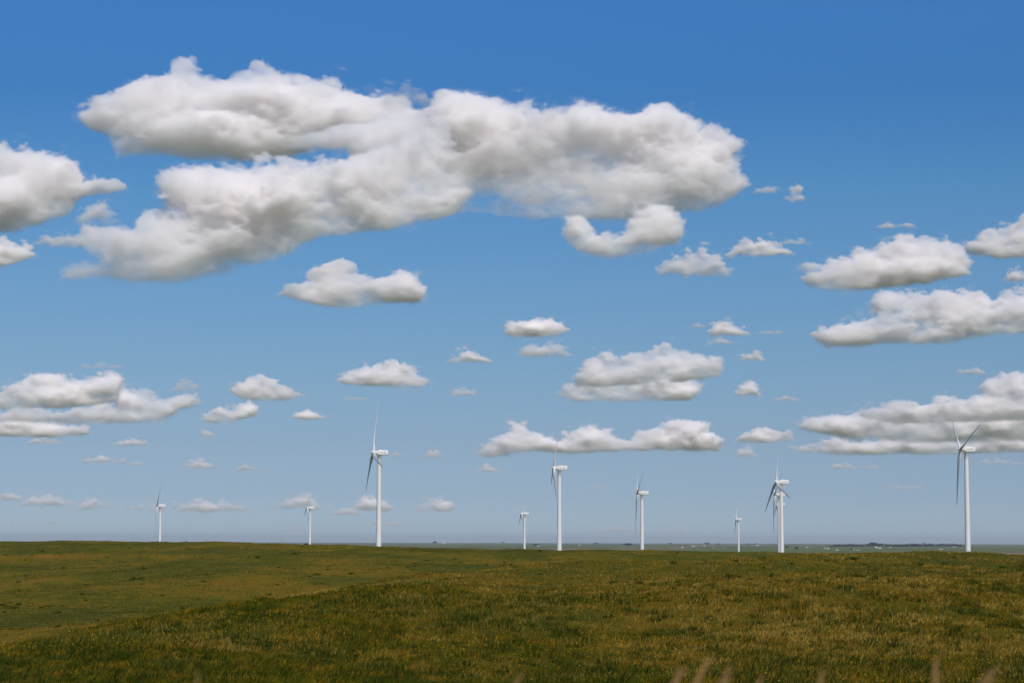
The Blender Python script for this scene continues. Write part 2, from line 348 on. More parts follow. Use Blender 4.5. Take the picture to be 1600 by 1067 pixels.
def blade_me():                                  # span along +Z, chord across Y, wind along +X
    L = 38.5; st = [1.0, 1.9, 3.0, 4.4, 6.2, 8.5, 11, 14, 18, 22, 26, 30, 33.5, 36, 37.6, 38.3, 38.5]
    ch = lambda r: float(np.interp(r, [1, 2.2, 7.5, 12, 20, 30, 36, 38, 38.5], [1.95, 2.0, 3.4, 2.95, 2.25, 1.5, 1.05, .65, .2]))
    tk = lambda r: float(np.interp(r, [1, 2.2, 5, 8, 14, 38.5], [1.0, 1.0, .6, .36, .24, .16]))
    tw = lambda r: float(np.interp(r, [1, 5, 8, 14, 24, 38.5], [18, 17, 13, 7, 3, 0]))
    rings = []
    for r in st:
        c, th, a = ch(r), tk(r), R(tw(r) + 8); ring = []
        blend = float(np.interp(r, [1.5, 7], [0, 1]))
        for k in range(20):
            q = 2 * math.pi * k / 20; yy = .5 * math.cos(q); zz_ = .5 * math.sin(q) * th
            sharp = 1 - blend * .75 * (.5 - yy)       # thins towards the trailing edge
            yo_ = (yy + blend * .20 - .0) * c * -1; xo = zz_ * c * sharp
            ring.append((xo * math.cos(a) + yo_ * math.sin(a) + 1.5 * (r / L) ** 2.1, -xo * math.sin(a) + yo_ * math.cos(a), r))
        rings.append(ring)
    return done(loft(rings), 'blade', M_white)
def tag_thing(name, loc, rz, label, cat, group=None):
    e = bpy.data.objects.new(name, None); COL.objects.link(e); e.location = loc; e.rotation_euler = (0, 0, rz); e.empty_display_size = 2
    return tag(e, label, cat, group)
ME = dict(tower=tower_me(), nacelle=nacelle_me(), marking=[marking_me(-1), marking_me(1)], sensor=sensor_me(), hub=hub_me(), blade=blade_me())
TILT = R(5)
for (px, py, d, s, th, lb), (tx, ty, tz) in zip(TURBINES, TPOS):
    az_ = math.atan2(tx, ty)
    root = tag_thing('wind_turbine', (tx, ty, tz), -az_ + math.asin(s), lb, 'wind turbine', 'white wind turbines behind the ridge')
    obj('tower', ME['tower'], root)
    na_ = obj('nacelle', ME['nacelle'], root); na_.location = (0, 0, 80.0)
    [obj('marking', q_, na_) for q_ in ME['marking']]; obj('wind_sensor', ME['sensor'], na_)
    hb = obj('rotor_hub', ME['hub'], root); hb.location = (-3.9, 0, 80.15); hb.rotation_euler = (0, TILT, 0)
    for k in range(3):
        bl = obj('blade', ME['blade'], root); bl.location = (-3.9, 0, 80.15)
        # rotor angle measured from straight up towards the viewer's right
        bl.rotation_euler = (Matrix.Rotation(TILT, 4, 'Y') @ Matrix.Rotation(R(th + 120 * k), 4, 'X')).to_euler()

# ------------------------------------------------------------------ far farmland: trees, farm buildings, poles
def plain_point(px, py):                         # where the line of sight through a pixel meets the plain
    r = ray(px, py); lo_, hi_ = 4500.0, 60000.0
    for _ in range(40):
        m_ = (lo_ + hi_) / 2
        if r.z * m_ > H1(r.x * m_, m_): lo_ = m_
        else: hi_ = m_
    d_ = min(lo_, 45000.0); x_, y_ = r.x * d_, d_
    return x_, y_, H1(x_, y_), d_
M_leafd = plain_mat('shelterbelt_leaves', (.018, .028, .018), .8, .2, .6, .12)
M_bark = plain_mat('bark', (.09, .07, .05), .9, .1, .4, .5)
def crown_me(w_, h_, seed, base=.25):            # leaf clusters through an uneven crown
    r = np.random.default_rng(seed); n = 420
    nb = 6; bc = np.stack([r.uniform(-.33, .33, nb) * w_, r.uniform(-.3, .3, nb) * w_ * .7, h_ * r.uniform(base + .18, .80, nb)], -1); br = r.uniform(.20, .34, nb)
    k = r.integers(0, nb, n); v = r.normal(0, 1, (n, 3)); v /= np.linalg.norm(v, axis=1)[:, None]; rad = r.uniform(.45, 1.05, n)[:, None]
    P_ = bc[k] + v * rad * np.stack([br[k] * w_, br[k] * w_ * .8, br[k] * h_ * .8], -1)
    sz = .055 * (w_ + h_) / 2 * r.uniform(.6, 1.5, n)
    t1 = r.normal(0, 1, (n, 3)); t1 /= np.linalg.norm(t1, axis=1)[:, None]; t2 = np.cross(t1, r.normal(0, 1, (n, 3))); t2 /= np.linalg.norm(t2, axis=1)[:, None]
    V_ = np.stack([P_ - t1 * sz[:, None], P_ + t2 * sz[:, None] * .8, P_ + t1 * sz[:, None], P_ - t2 * sz[:, None] * .8], 1).reshape(-1, 3)
    me = np_mesh('crown', V_, np.arange(4 * n).reshape(-1, 4), False); me.materials.append(M_leafd); return me
def far_tree(px, py, wpx, hpx, label, seed):
    x_, y_, z_, d_ = plain_point(px, py); w_, h_ = wpx * d_ / FPX, 1.25 * hpx * d_ / FPX
    root = tag_thing('tree', (x_, y_, z_), 0, label, 'tree', 'trees around the far farms')
    obj('crown', crown_me(w_, h_, seed), root)
    bm = loft([circ(.03 * w_, -.5, 8), circ(.022 * w_, h_ * .3, 8), circ(.012 * w_, h_ * .6, 8)])
    obj('trunk', done(bm, 'trunk', M_bark), root)
TREES = [(679, 849.5, 9, 3.6, 'dark tree clump on the horizon beside the white barn left of centre'), (786, 849, 5, 2.4, 'lone low tree on the horizon, centre left'),
    (838, 853.5, 11, 3.8, 'dark trees round the small white house left of the tall centre turbine'), (931, 850.5, 9, 2.4, 'flat dark tree on the horizon between the tall centre turbine and the rabbit ear one'),
    (980, 853.2, 14, 4.4, 'blue green grove left of the foot of the rabbit ear turbine'), (1047, 850.6, 7, 2.6, 'round horizon tree right of the rabbit ear turbine'),
    (1104, 851, 9, 3.6, 'dome shaped horizon tree above the scattered farmhouses'), (1122, 851.3, 6, 2.4, 'small dark horizon tree right of the dome shaped one'),
    (1170, 851, 5, 1.8, 'low tree just right of the smallest turbine'), (1181, 851.3, 6, 2.4, 'dark tree behind the long white roof'),
    (1229, 856, 8, 3.2, 'dark tree right of the overlapping turbine cluster'), (1244.5, 858.5, 7, 3.8, 'dark round tree in the hollow right of the turbine cluster'),
    (1331, 859.3, 5, 2.8, 'small dark tree beside the low grey shed'), (1363, 853.6, 17, 5.2, 'tall broad tree mass standing up from the long tree belt'),
    (1431, 854, 8, 4.2, 'left one of three tall clumps in the tree belt near the right turbine'), (1443.5, 854, 7, 4.8, 'middle one of three tall clumps in the tree belt near the right turbine'),
    (1455, 854, 8, 4.2, 'right one of three tall clumps in the tree belt near the right turbine'), (1496, 854.2, 9, 3.8, 'tree clump at the end of the belt, just left of the right turbine')]
for k, (px, py, wp, hp, lb) in enumerate(TREES): far_tree(px, py, wp, hp, lb, 300 + k)
# the long belt of trees, one mass
r = np.random.default_rng(77); Vs = []
for px in np.arange(1296, 1503, .35):
    x_, y_, z_, d_ = plain_point(px, 853.7 + .3 * math.sin(px / 17)); hh = (3.6 + .8 * math.sin(px / 9) + .5 * math.sin(px / 3.7)) * d_ / FPX * np.interp(px, [1296, 1330, 1480, 1503], [.45, 1, 1, .8])
    for q in range(26):
        c = np.array([x_ + r.normal(0, 6), y_ + r.normal(0, 40), z_ + r.uniform(.02, 1) * hh]); s_ = r.uniform(1.5, 3.4)
        a = r.normal(0, 1, 3); a /= np.linalg.norm(a); b_ = np.cross(a, r.normal(0, 1, 3)); b_ /= np.linalg.norm(b_)
        Vs += [c - a * s_, c + b_ * s_ * .8, c + a * s_, c - b_ * s_ * .8]
me = np_mesh('tree_belt', np.array(Vs), np.arange(len(Vs)).reshape(-1, 4), False); me.materials.append(M_leafd)
tag(obj('treeline', me), 'long dark blue green belt of trees on the plain left of the right turbine', 'tree belt', kind='stuff')

M_wallw = plain_mat('white_siding', (.50, .48, .45), .6, .3, .1, .3); M_wallt = plain_mat('tan_siding', (.42, .36, .28), .7, .3, .15, .3)
M_roofw = plain_mat('pale_metal_roof', (.5, .5, .5), .5, .5, .08, .3); M_roofr = plain_mat('reddish_roof', (.26, .12, .10), .7, .3, .2, .3)
M_roofg = plain_mat('grey_roof', (.26, .28, .30), .6, .3, .2, .3); M_dark = plain_mat('dark_opening', (.04, .045, .05), .3, .5, .1, .3)
def box(bm, x0, x1, y0, y1, z0, z1): bmesh.ops.create_cube(bm, size=1, matrix=Matrix.Translation(((x0 + x1) / 2, (y0 + y1) / 2, (z0 + z1) / 2)) @ Matrix.Diagonal((x1 - x0, y1 - y0, z1 - z0, 1)))
def farm_building(px, py, wpx, hpx, wm, rm, label, rz=0.0, cat='barn'):
    x_, y_, z_, d_ = plain_point(px, py); w_, h_ = .85 * wpx * d_ / FPX, .85 * hpx * d_ / FPX; dp = min(w_ * .6, 16)
    root = tag_thing('farm_building', (x_, y_, z_), rz, label, cat, 'farm buildings on the far plain')
    eave, rad = h_ * .58, dp / 2
    bm = loft([[(xx, -dp / 2, -1), (xx, dp / 2, -1), (xx, dp / 2, eave), (xx, 0, h_ * .96), (xx, -dp / 2, eave)] for xx in (-w_ / 2, w_ / 2)], smooth=False)
    obj('wall', done(bm, 'wall', wm), root)
    bm = loft([[(xx, -dp / 2 - .5, eave - .25), (xx, 0, h_), (xx, dp / 2 + .5, eave - .25), (xx, dp / 2 + .5, eave + .05), (xx, 0, h_ + .35), (xx, -dp / 2 - .5, eave + .05)] for xx in (-w_ / 2 - .6, w_ / 2 + .6)], smooth=False)
    obj('roof', done(bm, 'roof', rm), root)
    bm = bmesh.new(); box(bm, -w_ * .1, w_ * .1, -dp / 2 - .08, -dp / 2 + .1, 0, eave * .75); obj('door', done(bm, 'door', M_dark), root)
    for sx in (-.33, .33):
        bm = bmesh.new(); box(bm, (sx - .05) * w_, (sx + .05) * w_, -dp / 2 - .06, -dp / 2 + .1, eave * .4, eave * .75); obj('window', done(bm, 'window', M_dark), root)
FARMS = [(693, 849.6, 6, 2.8, M_wallw, M_roofw, 'bright white barn on the horizon right of the tall left turbine'), (669, 849.8, 4, 1.2, M_wallt, M_roofg, 'dull grey shed left of the dark tree clump'),
    (841, 853.6, 4.5, 2.2, M_wallw, M_roofw, 'small white house among dark trees left of the tall centre turbine'), (905, 852, 3.6, 1.8, M_wallw, M_roofw, 'small white shed right of the tall centre turbine'),
    (1012, 856, 6, 1.6, M_wallt, M_roofr, 'low reddish roofed shed right of the rabbit ear turbine'), (1056, 856.6, 9, 1.3, M_wallt, M_roofr, 'long low reddish shed at the edge of the ridge'),
    (1066.5, 856.2, 4, 2.2, M_wallw, M_roofw, 'little white house at the end of the long reddish shed'), (1081, 853, 4, 2.6, M_wallw, M_roofr, 'white farmhouse with a red roof on the far plain'),
    (1084, 854.5, 3.4, 1.8, M_wallw, M_roofw, 'white outbuilding just below the red roofed farmhouse'), (1087.5, 852.4, 7, 1.5, M_wallt, M_roofr, 'long dark red barn right of the farmhouse'),
    (1100.5, 853.6, 3.2, 2.0, M_wallw, M_roofw, 'pale shed under the dome shaped horizon tree'), (1096, 854.2, 2.4, 1.2, M_wallw, M_roofg, 'tiny grey roofed hut left of the pale shed'),
    (1115, 856, 5, 1.4, M_wallt, M_roofg, 'dull grey barn low against the ridge'), (1132, 856, 4, 1.2, M_wallw, M_roofg, 'faint pale hut left of the smallest turbine'),
    (1183, 852.5, 7, 2.0, M_wallw, M_roofw, 'long white roof standing before a dark tree on the horizon'), (1260.6, 855.5, 3.6, 2.2, M_wallw, M_roofw, 'white cottage on the plain right of the turbine cluster'),
    (1268, 854.8, 4, 1.2, M_wallw, M_roofg, 'grey roofed hut right of the white cottage'), (1289, 857, 3.6, 1.4, M_wallw, M_roofw, 'small pale shed left of the bright white one'),
    (1294, 857.8, 4.2, 2.2, M_wallw, M_roofw, 'bright white shed midway between the cluster and the tree belt'), (1308.5, 860, 4.8, 2.0, M_wallw, M_roofw, 'white shed right on the edge of the ridge'),
    (1334, 859.2, 3.8, 2.4, M_wallt, M_roofg, 'low grey shed beside a small dark tree'), (1341, 859.8, 6, 1.2, M_wallt, M_roofw, 'long pale roof right of the low grey shed'),
    (1369, 856.2, 4.6, 3.0, M_wallw, M_roofw, 'large bright white farm building below the broad tree mass'), (1374.5, 857.2, 6, 2.4, M_wallw, M_roofw, 'white barn touching the large bright farm building'),
    (1391, 855, 4.6, 1.4, M_wallw, M_roofw, 'flat white shed under the tree belt'), (1470, 858.6, 7, 1.5, M_wallt, M_roofw, 'low cream barn left of the foot of the right turbine'),
    (1480, 858.8, 5, 1.1, M_wallt, M_roofr, 'reddish low shed beside the cream barn'), (1491.5, 855, 7, 2.0, M_wallw, M_roofg, 'pale blue grey shed at the end of the tree belt'),
    (1502, 855.8, 4.4, 1.3, M_wallw, M_roofr, 'red roofed hut against the tower of the right turbine')]
for a in FARMS: farm_building(*a)
# transmission poles
def pole_me(h_):
    bm = loft([circ(.9, -1, 8, -2.6), circ(.7, h_, 8, -2.6)])
    b2 = loft([circ(.9, -1, 8, 2.6), circ(.7, h_, 8, 2.6)]); tmp = bpy.data.meshes.new('tmp'); b2.to_mesh(tmp); b2.free(); bm.from_mesh(tmp); bpy.data.meshes.remove(tmp)
    return done(bm, 'pole', M_steel)
def arm_me(h_):
    bm = bmesh.new(); box(bm, -7, 7, -.3, .3, h_ * .86, h_ * .86 + .7)
    for sx in (-6.4, 0, 6.4): bmesh.ops.create_cone(bm, segments=6, radius1=.25, radius2=.18, depth=2.4, cap_ends=True, matrix=Matrix.Translation((sx, 0, h_ * .86 - 1.2)))
    return done(bm, 'cross_arm', M_steel)
_pm, _am = pole_me(34), arm_me(34)
PYL = [(1255, 'leftmost of the transmission pole frames on the far horizon'), (1283, 'transmission pole frame above the bright white shed'), (1315, 'transmission pole frame above the start of the tree belt'),
       (1350, 'transmission pole frame left of the broad tree mass'), (1381, 'transmission pole frame right of the broad tree mass'), (1421, 'tallest looking transmission pole frame left of the three tall clumps'),
       (1443, 'transmission pole frame above the middle tall clump'), (1532, 'transmission pole frame just right of the right turbine'), (1565, 'transmission pole frame farthest but one to the right'), (1599, 'transmission pole frame at the right edge')]
for k, (px, lb) in enumerate(PYL):
    r = ray(px, 845); d_ = 13500.0; x_, y_ = r.x * d_, d_
    root = tag_thing('transmission_pole', (x_, y_, H1(x_, y_)), .25, lb, 'power pole', 'transmission poles along the horizon')
    obj('pole', _pm, root); obj('cross_arm', _am, root)
    if px == 1421: root.scale = (1, 1, 1.25)

# ------------------------------------------------------------------ tall grasses close to the roadside, tops reaching into view
M_stem = plain_mat('golden_stem', (.30, .20, .07), .7, .2, .3, 6); M_head = plain_mat('seed_head', (.36, .22, .08), .8, .1, .35, 30)
def plume(px, py, d_, lean, label, seed, n=3, tone=None):
    r = random.Random(seed); d_ = d_ * .7; v = ray(px, py + 3) * d_
    gz = H1(v.x, v.y); H_ = v.z - gz + .02
    root = tag_thing('tall_grass', (v.x - lean * .45, v.y, gz), 0, label, 'grass plant', 'tall seeding grasses at the lower edge')
    st, hd = bmesh.new(), bmesh.new()
    for k in range(n):
        top = H_ * r.uniform(.80, 1.0) if k else H_; lx = lean * r.uniform(.4, 1.7); ly = r.uniform(-.1, .1); bx, by_ = r.uniform(-.05, .05), r.uniform(-.05, .05)
        P_ = lambda q: Vector((bx + lx * .45 * q ** 4, by_ + ly * q * q, top * (q - .16 * q ** 4) / .84))
        def tube(bm_, q0, q1, rf, m=10):
            ring0 = None
            for i in range(m + 1):
                q = q0 + (q1 - q0) * i / m; c = P_(q); ra = rf((q - q0) / (q1 - q0))
                ring = [bm_.verts.new(c + Vector((ra * math.cos(a), ra * math.sin(a), 0))) for a in (0, 1.26, 2.51, 3.77, 5.03)]
                if ring0:
                    for j in range(5): bm_.faces.new((ring0[j], ring0[(j + 1) % 5], ring[(j + 1) % 5], ring[j]))
                ring0 = ring
        tube(st, 0, .9, lambda q: .0022 * (1 - .6 * q))
        tube(hd, .84, 1.0, lambda q: .0052 * math.sin(math.pi * min(1, q * .92 + .06)) ** .7 + .0005)
        for i in range(26):                       # awns
            q = r.uniform(.84, .99); c = P_(q); dv = Vector((r.uniform(-.3, 1), r.uniform(-.7, .7), r.uniform(.2, 1))).normalized() * r.uniform(.02, .045)
            a_, b_, c_ = hd.verts.new(c), hd.verts.new(c + Vector((0, .0016, .0012))), hd.verts.new(c + dv); hd.faces.new((a_, b_, c_))
    obj('stem', done(st, 'stem', M_stem), root); obj('seed_head', done(hd, 'seed_head', M_head), root)
for k, a in enumerate([(1152, 1038, 6.5, .26, 'bent pinkish seeding grass at the bottom edge, tallest one'), (1172, 1048, 6.8, .2, 'paler grass spray right beside the tallest bent one'),
        (1066, 1047, 7.2, .3, 'slanting golden grass at the bottom edge right of centre'), (1502, 1041, 6.6, .05, 'upright golden grass at the bottom edge near the right corner'),
        (1538, 1050, 6.9, .28, 'leaning golden grass in the bottom right corner'), (1098, 1052, 7.0, .1, 'short upright grass between two bent golden ones'),
        (788, 1062, 7.5, .15, 'grass tip barely showing at the bottom edge, centre'), (1292, 1056, 7.4, .12, 'low grass tip at the bottom edge, right of the bent ones'),
        (302, 1062, 7.4, .12, 'reddish grass tip at the bottom edge on the left')]):
    plume(*a, seed=40 + k)

# ------------------------------------------------------------------ air over the land
bm = bmesh.new(); box(bm, -68000, 68000, -68000, 68000, -62, 150)
hz = done(bm, 'haze', bpy.data.materials.new('haze_air')); m = hz.materials[0]; m.use_nodes = True; t = m.node_tree; t.nodes.clear()
pv = t.nodes.new('ShaderNodeVolumePrincipled'); oo = t.nodes.new('ShaderNodeOutputMaterial'); t.links.new(pv.outputs[0], oo.inputs['Volume'])
pv.inputs['Color'].default_value = (.88, .92, 1, 1); pv.inputs['Density'].default_value = HAZE; pv.inputs['Anisotropy'].default_value = .2
tag(obj('haze', hz), 'thin pale blue summer haze over the plain', 'haze', kind='stuff')
# ------------------------------------------------------------------ clouds: real volumes at their distance
def up_matrix(n, cell, off):
    m = int(math.ceil(n / cell)) + 4
    t = np.arange(n, dtype=np.float32) / cell + off
    i = np.floor(t).astype(int); f = t - i
    M = np.zeros((n, m), np.float32); r = np.arange(n)
    w_ = [(1 - f) ** 3 / 6, (3 * f ** 3 - 6 * f ** 2 + 4) / 6, (-3 * f ** 3 + 3 * f ** 2 + 3 * f + 1) / 6, f ** 3 / 6]
    for k in range(4): M[r, i + k] = w_[k]
    return M
def vnoise(shape, cell, rng):                    # smooth noise, about -1..1; cell may differ per axis
    cell = (cell,) * 3 if np.isscalar(cell) else cell
    Ms = [up_matrix(n, c, rng.random()) for n, c in zip(shape, cell)]
    a = rng.uniform(-1, 1, tuple(M.shape[1] for M in Ms)).astype(np.float32)
    a = np.tensordot(Ms[0], a, (1, 0))
    a = np.einsum('yb,xbc->xyc', Ms[1], a, optimize=True)
    a = a @ Ms[2].T
    return a * 2.2
def poly_dist(poly, X, Z):                       # signed distance, positive inside
    d = np.full(X.shape, 1e9, np.float32); inside = np.zeros(X.shape, bool)
    n = len(poly)
    for k in range(n):
        (x0, z0), (x1, z1) = poly[k], poly[(k + 1) % n]
        dx, dz = x1 - x0, z1 - z0
        t = np.clip(((X - x0) * dx + (Z - z0) * dz) / (dx * dx + dz * dz + 1e-9), 0, 1)
        d = np.minimum(d, np.hypot(X - x0 - t * dx, Z - z0 - t * dz))
        c = ((z0 > Z) != (z1 > Z)) & (X < dx * (Z - z0) / (dz if abs(dz) > 1e-9 else 1e-9) + x0)
        inside ^= c
    return np.where(inside, d, -d)

cm = bpy.data.materials.new('cloud_vapour'); cm.use_nodes = True
n_ = cm.node_tree; n_.nodes.clear()
pv = n_.nodes.new('ShaderNodeVolumePrincipled'); mo = n_.nodes.new('ShaderNodeOutputMaterial')
n_.links.new(pv.outputs[0], mo.inputs['Volume'])
pv.inputs['Color'].default_value = (1.0, 0.990, 0.984, 1)
pv.inputs['Density'].default_value = 1.0; pv.inputs['Anisotropy'].default_value = 0.0
cm.cycles.volume_step_rate = 4.0

CLOUD_BASE = 1500.0
def cloud_tree(res, lo, hi):
    g = bpy.data.node_groups.new('cloud_volume', 'GeometryNodeTree')
    g.interface.new_socket('Geometry', in_out='INPUT', socket_type='NodeSocketGeometry')
    g.interface.new_socket('Geometry', in_out='OUTPUT', socket_type='NodeSocketGeometry')
    N, L = g.nodes, g.links
    gi, go = N.new('NodeGroupInput'), N.new('NodeGroupOutput')
    vc = N.new('GeometryNodeVolumeCube'); pos = N.new('GeometryNodeInputPosition')
    si = N.new('GeometryNodeSampleIndex'); si.data_type = 'FLOAT'; si.domain = 'POINT'; si.clamp = True
    at = N.new('GeometryNodeInputNamedAttribute'); at.data_type = 'FLOAT'; at.inputs['Name'].default_value = 'd'
    def vm(op, a, b):
        m = N.new('ShaderNodeVectorMath'); m.operation = op; L.new(a, m.inputs[0])
        if b is not None: m.inputs[1].default_value = b
        return m.outputs[0]
    vox = [(hi[k] - lo[k]) / (res[k] - 1) for k in range(3)]
    v = vm('SUBTRACT', pos.outputs[0], lo); v = vm('DIVIDE', v, vox); v = vm('ADD', v, (.5, .5, .5)); v = vm('FLOOR', v, None)
    d = N.new('ShaderNodeVectorMath'); d.operation = 'DOT_PRODUCT'; L.new(v, d.inputs[0])
    # integer math keeps the index exact beyond what a float holds
    s = N.new('ShaderNodeSeparateXYZ'); L.new(v, s.inputs[0])
    def im(op, a, b):
        m = N.new('FunctionNodeIntegerMath'); m.operation = op
        for k, q in enumerate((a, b)):
            if isinstance(q, int): m.inputs[k].default_value = q
            else: L.new(q, m.inputs[k])
        return m.outputs[0]
    N.remove(d)
    idx = im('ADD', im('MULTIPLY', im('ADD', im('MULTIPLY', s.outputs[0], res[1]), s.outputs[1]), res[2]), s.outputs[2])
    L.new(gi.outputs[0], si.inputs['Geometry']); L.new(at.outputs['Attribute'], si.inputs['Value']); L.new(idx, si.inputs['Index'])
    L.new(si.outputs[0], vc.inputs['Density']); vc.inputs['Background'].default_value = 0
    vc.inputs['Min'].default_value = lo; vc.inputs['Max'].default_value = hi
    for k, q in enumerate(('Resolution X', 'Resolution Y', 'Resolution Z')): vc.inputs[q].default_value = res[k]
    sm = N.new('GeometryNodeSetMaterial'); sm.inputs['Material'].default_value = cm
    L.new(vc.outputs[0], sm.inputs[0]); L.new(sm.outputs[0], go.inputs[0])
    return g

def cloud(label, poly, opacity=1.0, holes=(), depth=0.62, seed=0, vpx=1.6, soft=1.0, bump=1.0, dist=None):
    rng = np.random.default_rng(seed + 11)
    P = np.array(poly, float)
    cx = (P[:, 0].min() + P[:, 0].max()) / 2; by = P[:, 1].max()
    rb = ray(cx, by); az = math.atan2(rb.x, rb.y); hor = math.hypot(rb.x, rb.y)
    D = dist or min(CLOUD_BASE / max(rb.z / hor, 1e-4), 60000.0)
    ca, sa = math.cos(az), math.sin(az)
    def loc(p):                                  # pixel to the cloud's own upright plane, metres
        r = ray(*p); k = D / (r.x * sa + r.y * ca)
        return ((r.x * ca - r.y * sa) * k, r.z * k)
    W = [loc(p) for p in poly]; HW = [[loc(p) for p in h] for h in holes]
    vox = vpx * D / FPX
    xs = [p[0] for p in W]; zs = [p[1] for p in W]
    size_x, size_z = (max(xs) - min(xs)) / vox, (max(zs) - min(zs)) / vox
    pad = 5 + 0.08 * min(size_x, size_z)
    z0, x0 = min(zs) - pad * vox, min(xs) - pad * vox
    nx, nz = int(size_x + 2 * pad), int(size_z + 2 * pad)
    X, Z = np.meshgrid(x0 + np.arange(nx) * vox, z0 + np.arange(nz) * vox, indexing='ij')
    S = poly_dist(W, X, Z) / vox
    for h in HW: S = np.minimum(S, -poly_dist(h, X, Z) / vox)
    Sm = float(S.max())
    half = max(3.0, Sm * depth)                  # half depth at the core, voxels
    ny = int(2 * half * 1.25 + 6)
    Yv = (np.arange(ny) - (ny - 1) / 2).astype(np.float32)
    shape = (nx, ny, nz)
    A = bump * (1.6 + 0.20 * Sm)
    disp = np.zeros(shape, np.float32); body = np.zeros(shape, np.float32); amp = 1.0; cell = max(3.0, Sm * 0.48)
    while cell > 1.5 and amp > 0.05:
        n = vnoise(shape, (cell * 1.25, cell, cell * 0.85), rng)
        disp += amp * (np.abs(n) - 0.33)
        body += amp * vnoise(shape, (cell * 1.8, cell * 1.2, cell * 0.9), rng)
        amp *= 0.76; cell *= 0.5
    big = vnoise(shape, (max(4, Sm * 1.6), max(4, Sm * 1.0), max(4, Sm * 0.9)), rng)
    ins = S > 0; has = ins.any(1); kz = np.arange(nz)
    zb_ = np.where(has, ins.argmax(1), 0).astype(float); zt_ = np.where(has, nz - 1 - ins[:, ::-1].argmax(1), nz).astype(float)
    ok = np.flatnonzero(has); zb_ = np.interp(np.arange(nx), ok, zb_[ok]); zt_ = np.interp(np.arange(nx), ok, zt_[ok])
    calm = np.clip((kz[None, :] - zb_[:, None]) / (.4 * (zt_ - zb_)[:, None] + 3), .25, 1)[:, None, :]      # flat, quiet bases
    disp *= calm.astype(np.float32)
    relief = np.clip(1 + 0.34 * big[:, :1, :] + 0.34 * body[:, :1, :], .4, 1.5)          # lumps and hollows of the face
    F = S[:, None, :] - Sm * (np.abs(Yv)[None, :, None] / (half * relief)) ** 2.6 + A * disp * 1.1 + (A * 0.35 * big + A * 0.35 * body) * calm
    zz = np.linspace(0, 1, nz)[None, None, :]
    wid = soft * (1.5 + 0.06 * Sm + (0.09 * Sm) * np.clip(1 - zz * 2.5, 0, 1)) * (1 + 0.8 * np.clip(big + 0.5 * body, -1, 1.3))
    d = np.clip(F / np.maximum(wid, 0.9), 0, 1); d = d * d * (3 - 2 * d)
    d *= np.clip(1 + 0.5 * body + 0.3 * big, 0.06, 2.5)
    halo = np.clip((F + 0.16 * Sm + 3) / (0.28 * Sm + 4), 0, 1)
    d += 0.26 * halo * halo * np.clip(body + 0.5 * disp - .1, 0, 1.5)      # torn, thin vapour round the body
    d *= np.clip(.4 + 1.3 * zz, 0, 1)
    d[d < 0.01] = 0
    for ax in (0, 1, 2):                         # clear faces of the box
        sl = [slice(None)] * 3; sl[ax] = 0; d[tuple(sl)] = 0; sl[ax] = -1; d[tuple(sl)] = 0
    # optical depth: opaque clouds have about TAU through the core
    sigma = opacity * TAU / (2 * half * vox)
    d = (d * sigma).astype(np.float32)
    me = bpy.data.meshes.new('cloud'); me.vertices.add(d.size)
    a = me.attributes.new('d', 'FLOAT', 'POINT'); a.data.foreach_set('value', d.ravel())
    me.materials.append(cm)
    o = obj('cloud', me)
    # origin at the middle of the cloud's base
    zb = min(zs); xm = (min(xs) + max(xs)) / 2
    lo = (x0 - xm, -(ny - 1) / 2 * vox, z0 - zb)
    hi = (lo[0] + (nx - 1) * vox, lo[1] + (ny - 1) * vox, lo[2] + (nz - 1) * vox)
    o.location = (xm * ca + D * sa, -xm * sa + D * ca, zb); o.rotation_euler = (0, 0, -az)
    md = o.modifiers.new('vapour', 'NODES'); md.node_group = cloud_tree((nx, ny, nz), lo, hi)
    tag(o, label, 'cloud', 'fair weather clouds')
    if 0: print('CLOUD', label[:40], (nx, ny, nz), 'D %.0f Sm %.1f t %.1f' % (D, Sm, time.time() - T0))
    return o
TAU = 7.5
cloud('long ragged upper mass of the largest cloud, top left of the sky', [(122,185),(150,150),(180,148),(215,125),(255,110),(270,92),(300,86),(318,108),(345,118),(385,97),(410,94),(430,108),(465,113),(510,112),(540,140),(590,152),(640,165),(700,185),(740,230),(690,262),(640,240),(600,240),(565,228),(505,226),(490,240),(440,250),(390,258),(340,258),(290,255),(230,245),(180,252),(165,215),(140,205)], seed=1, dist=11200)
cloud('big domed right mass of the largest cloud, blunt at its right end', [(672,175),(700,158),(760,165),(800,170),(850,175),(880,175),(905,168),(950,178),(1000,182),(1035,172),(1070,185),(1110,205),(1145,225),(1150,245),(1155,275),(1158,300),(1130,320),(1090,332),(1040,345),(980,348),(900,348),(850,346),(800,342),(740,337),(690,340),(640,342),(610,330),(650,300),(625,275),(655,262),(650,225),(630,200)], seed=2, dist=10000)
cloud('slanting lower left arm of the largest cloud, flat beneath', [(90,438),(100,415),(140,400),(115,375),(130,355),(190,350),(225,330),(290,345),(290,325),(250,315),(240,290),(250,268),(300,262),(360,252),(440,240),(500,252),(545,258),(600,222),(650,222),(700,262),(740,300),(710,335),(640,355),(560,368),(500,372),(460,392),(430,412),(380,425),(330,438),(270,442),(200,440)], seed=3, dist=9300)
cloud('ragged grey middle of the largest cloud joining its masses', [(440,232),(480,205),(560,190),(640,175),(700,190),(730,240),(700,290),(640,282),(600,262),(560,262),(540,236),(500,240)], seed=26, dist=9600, opacity=.55, soft=1.6)
cloud('bright rounded cloud cut off by the left edge beside the largest cloud', [(-40,225),(40,225),(75,232),(105,240),(120,262),(130,285),(160,275),(195,285),(200,295),(170,305),(130,310),(110,335),(60,355),(0,365),(-40,366)], seed=4)
cloud('small white cloud touching the left edge under the bright rounded one', [(-40,378),(20,375),(45,385),(58,400),(30,412),(-40,422)], seed=5)
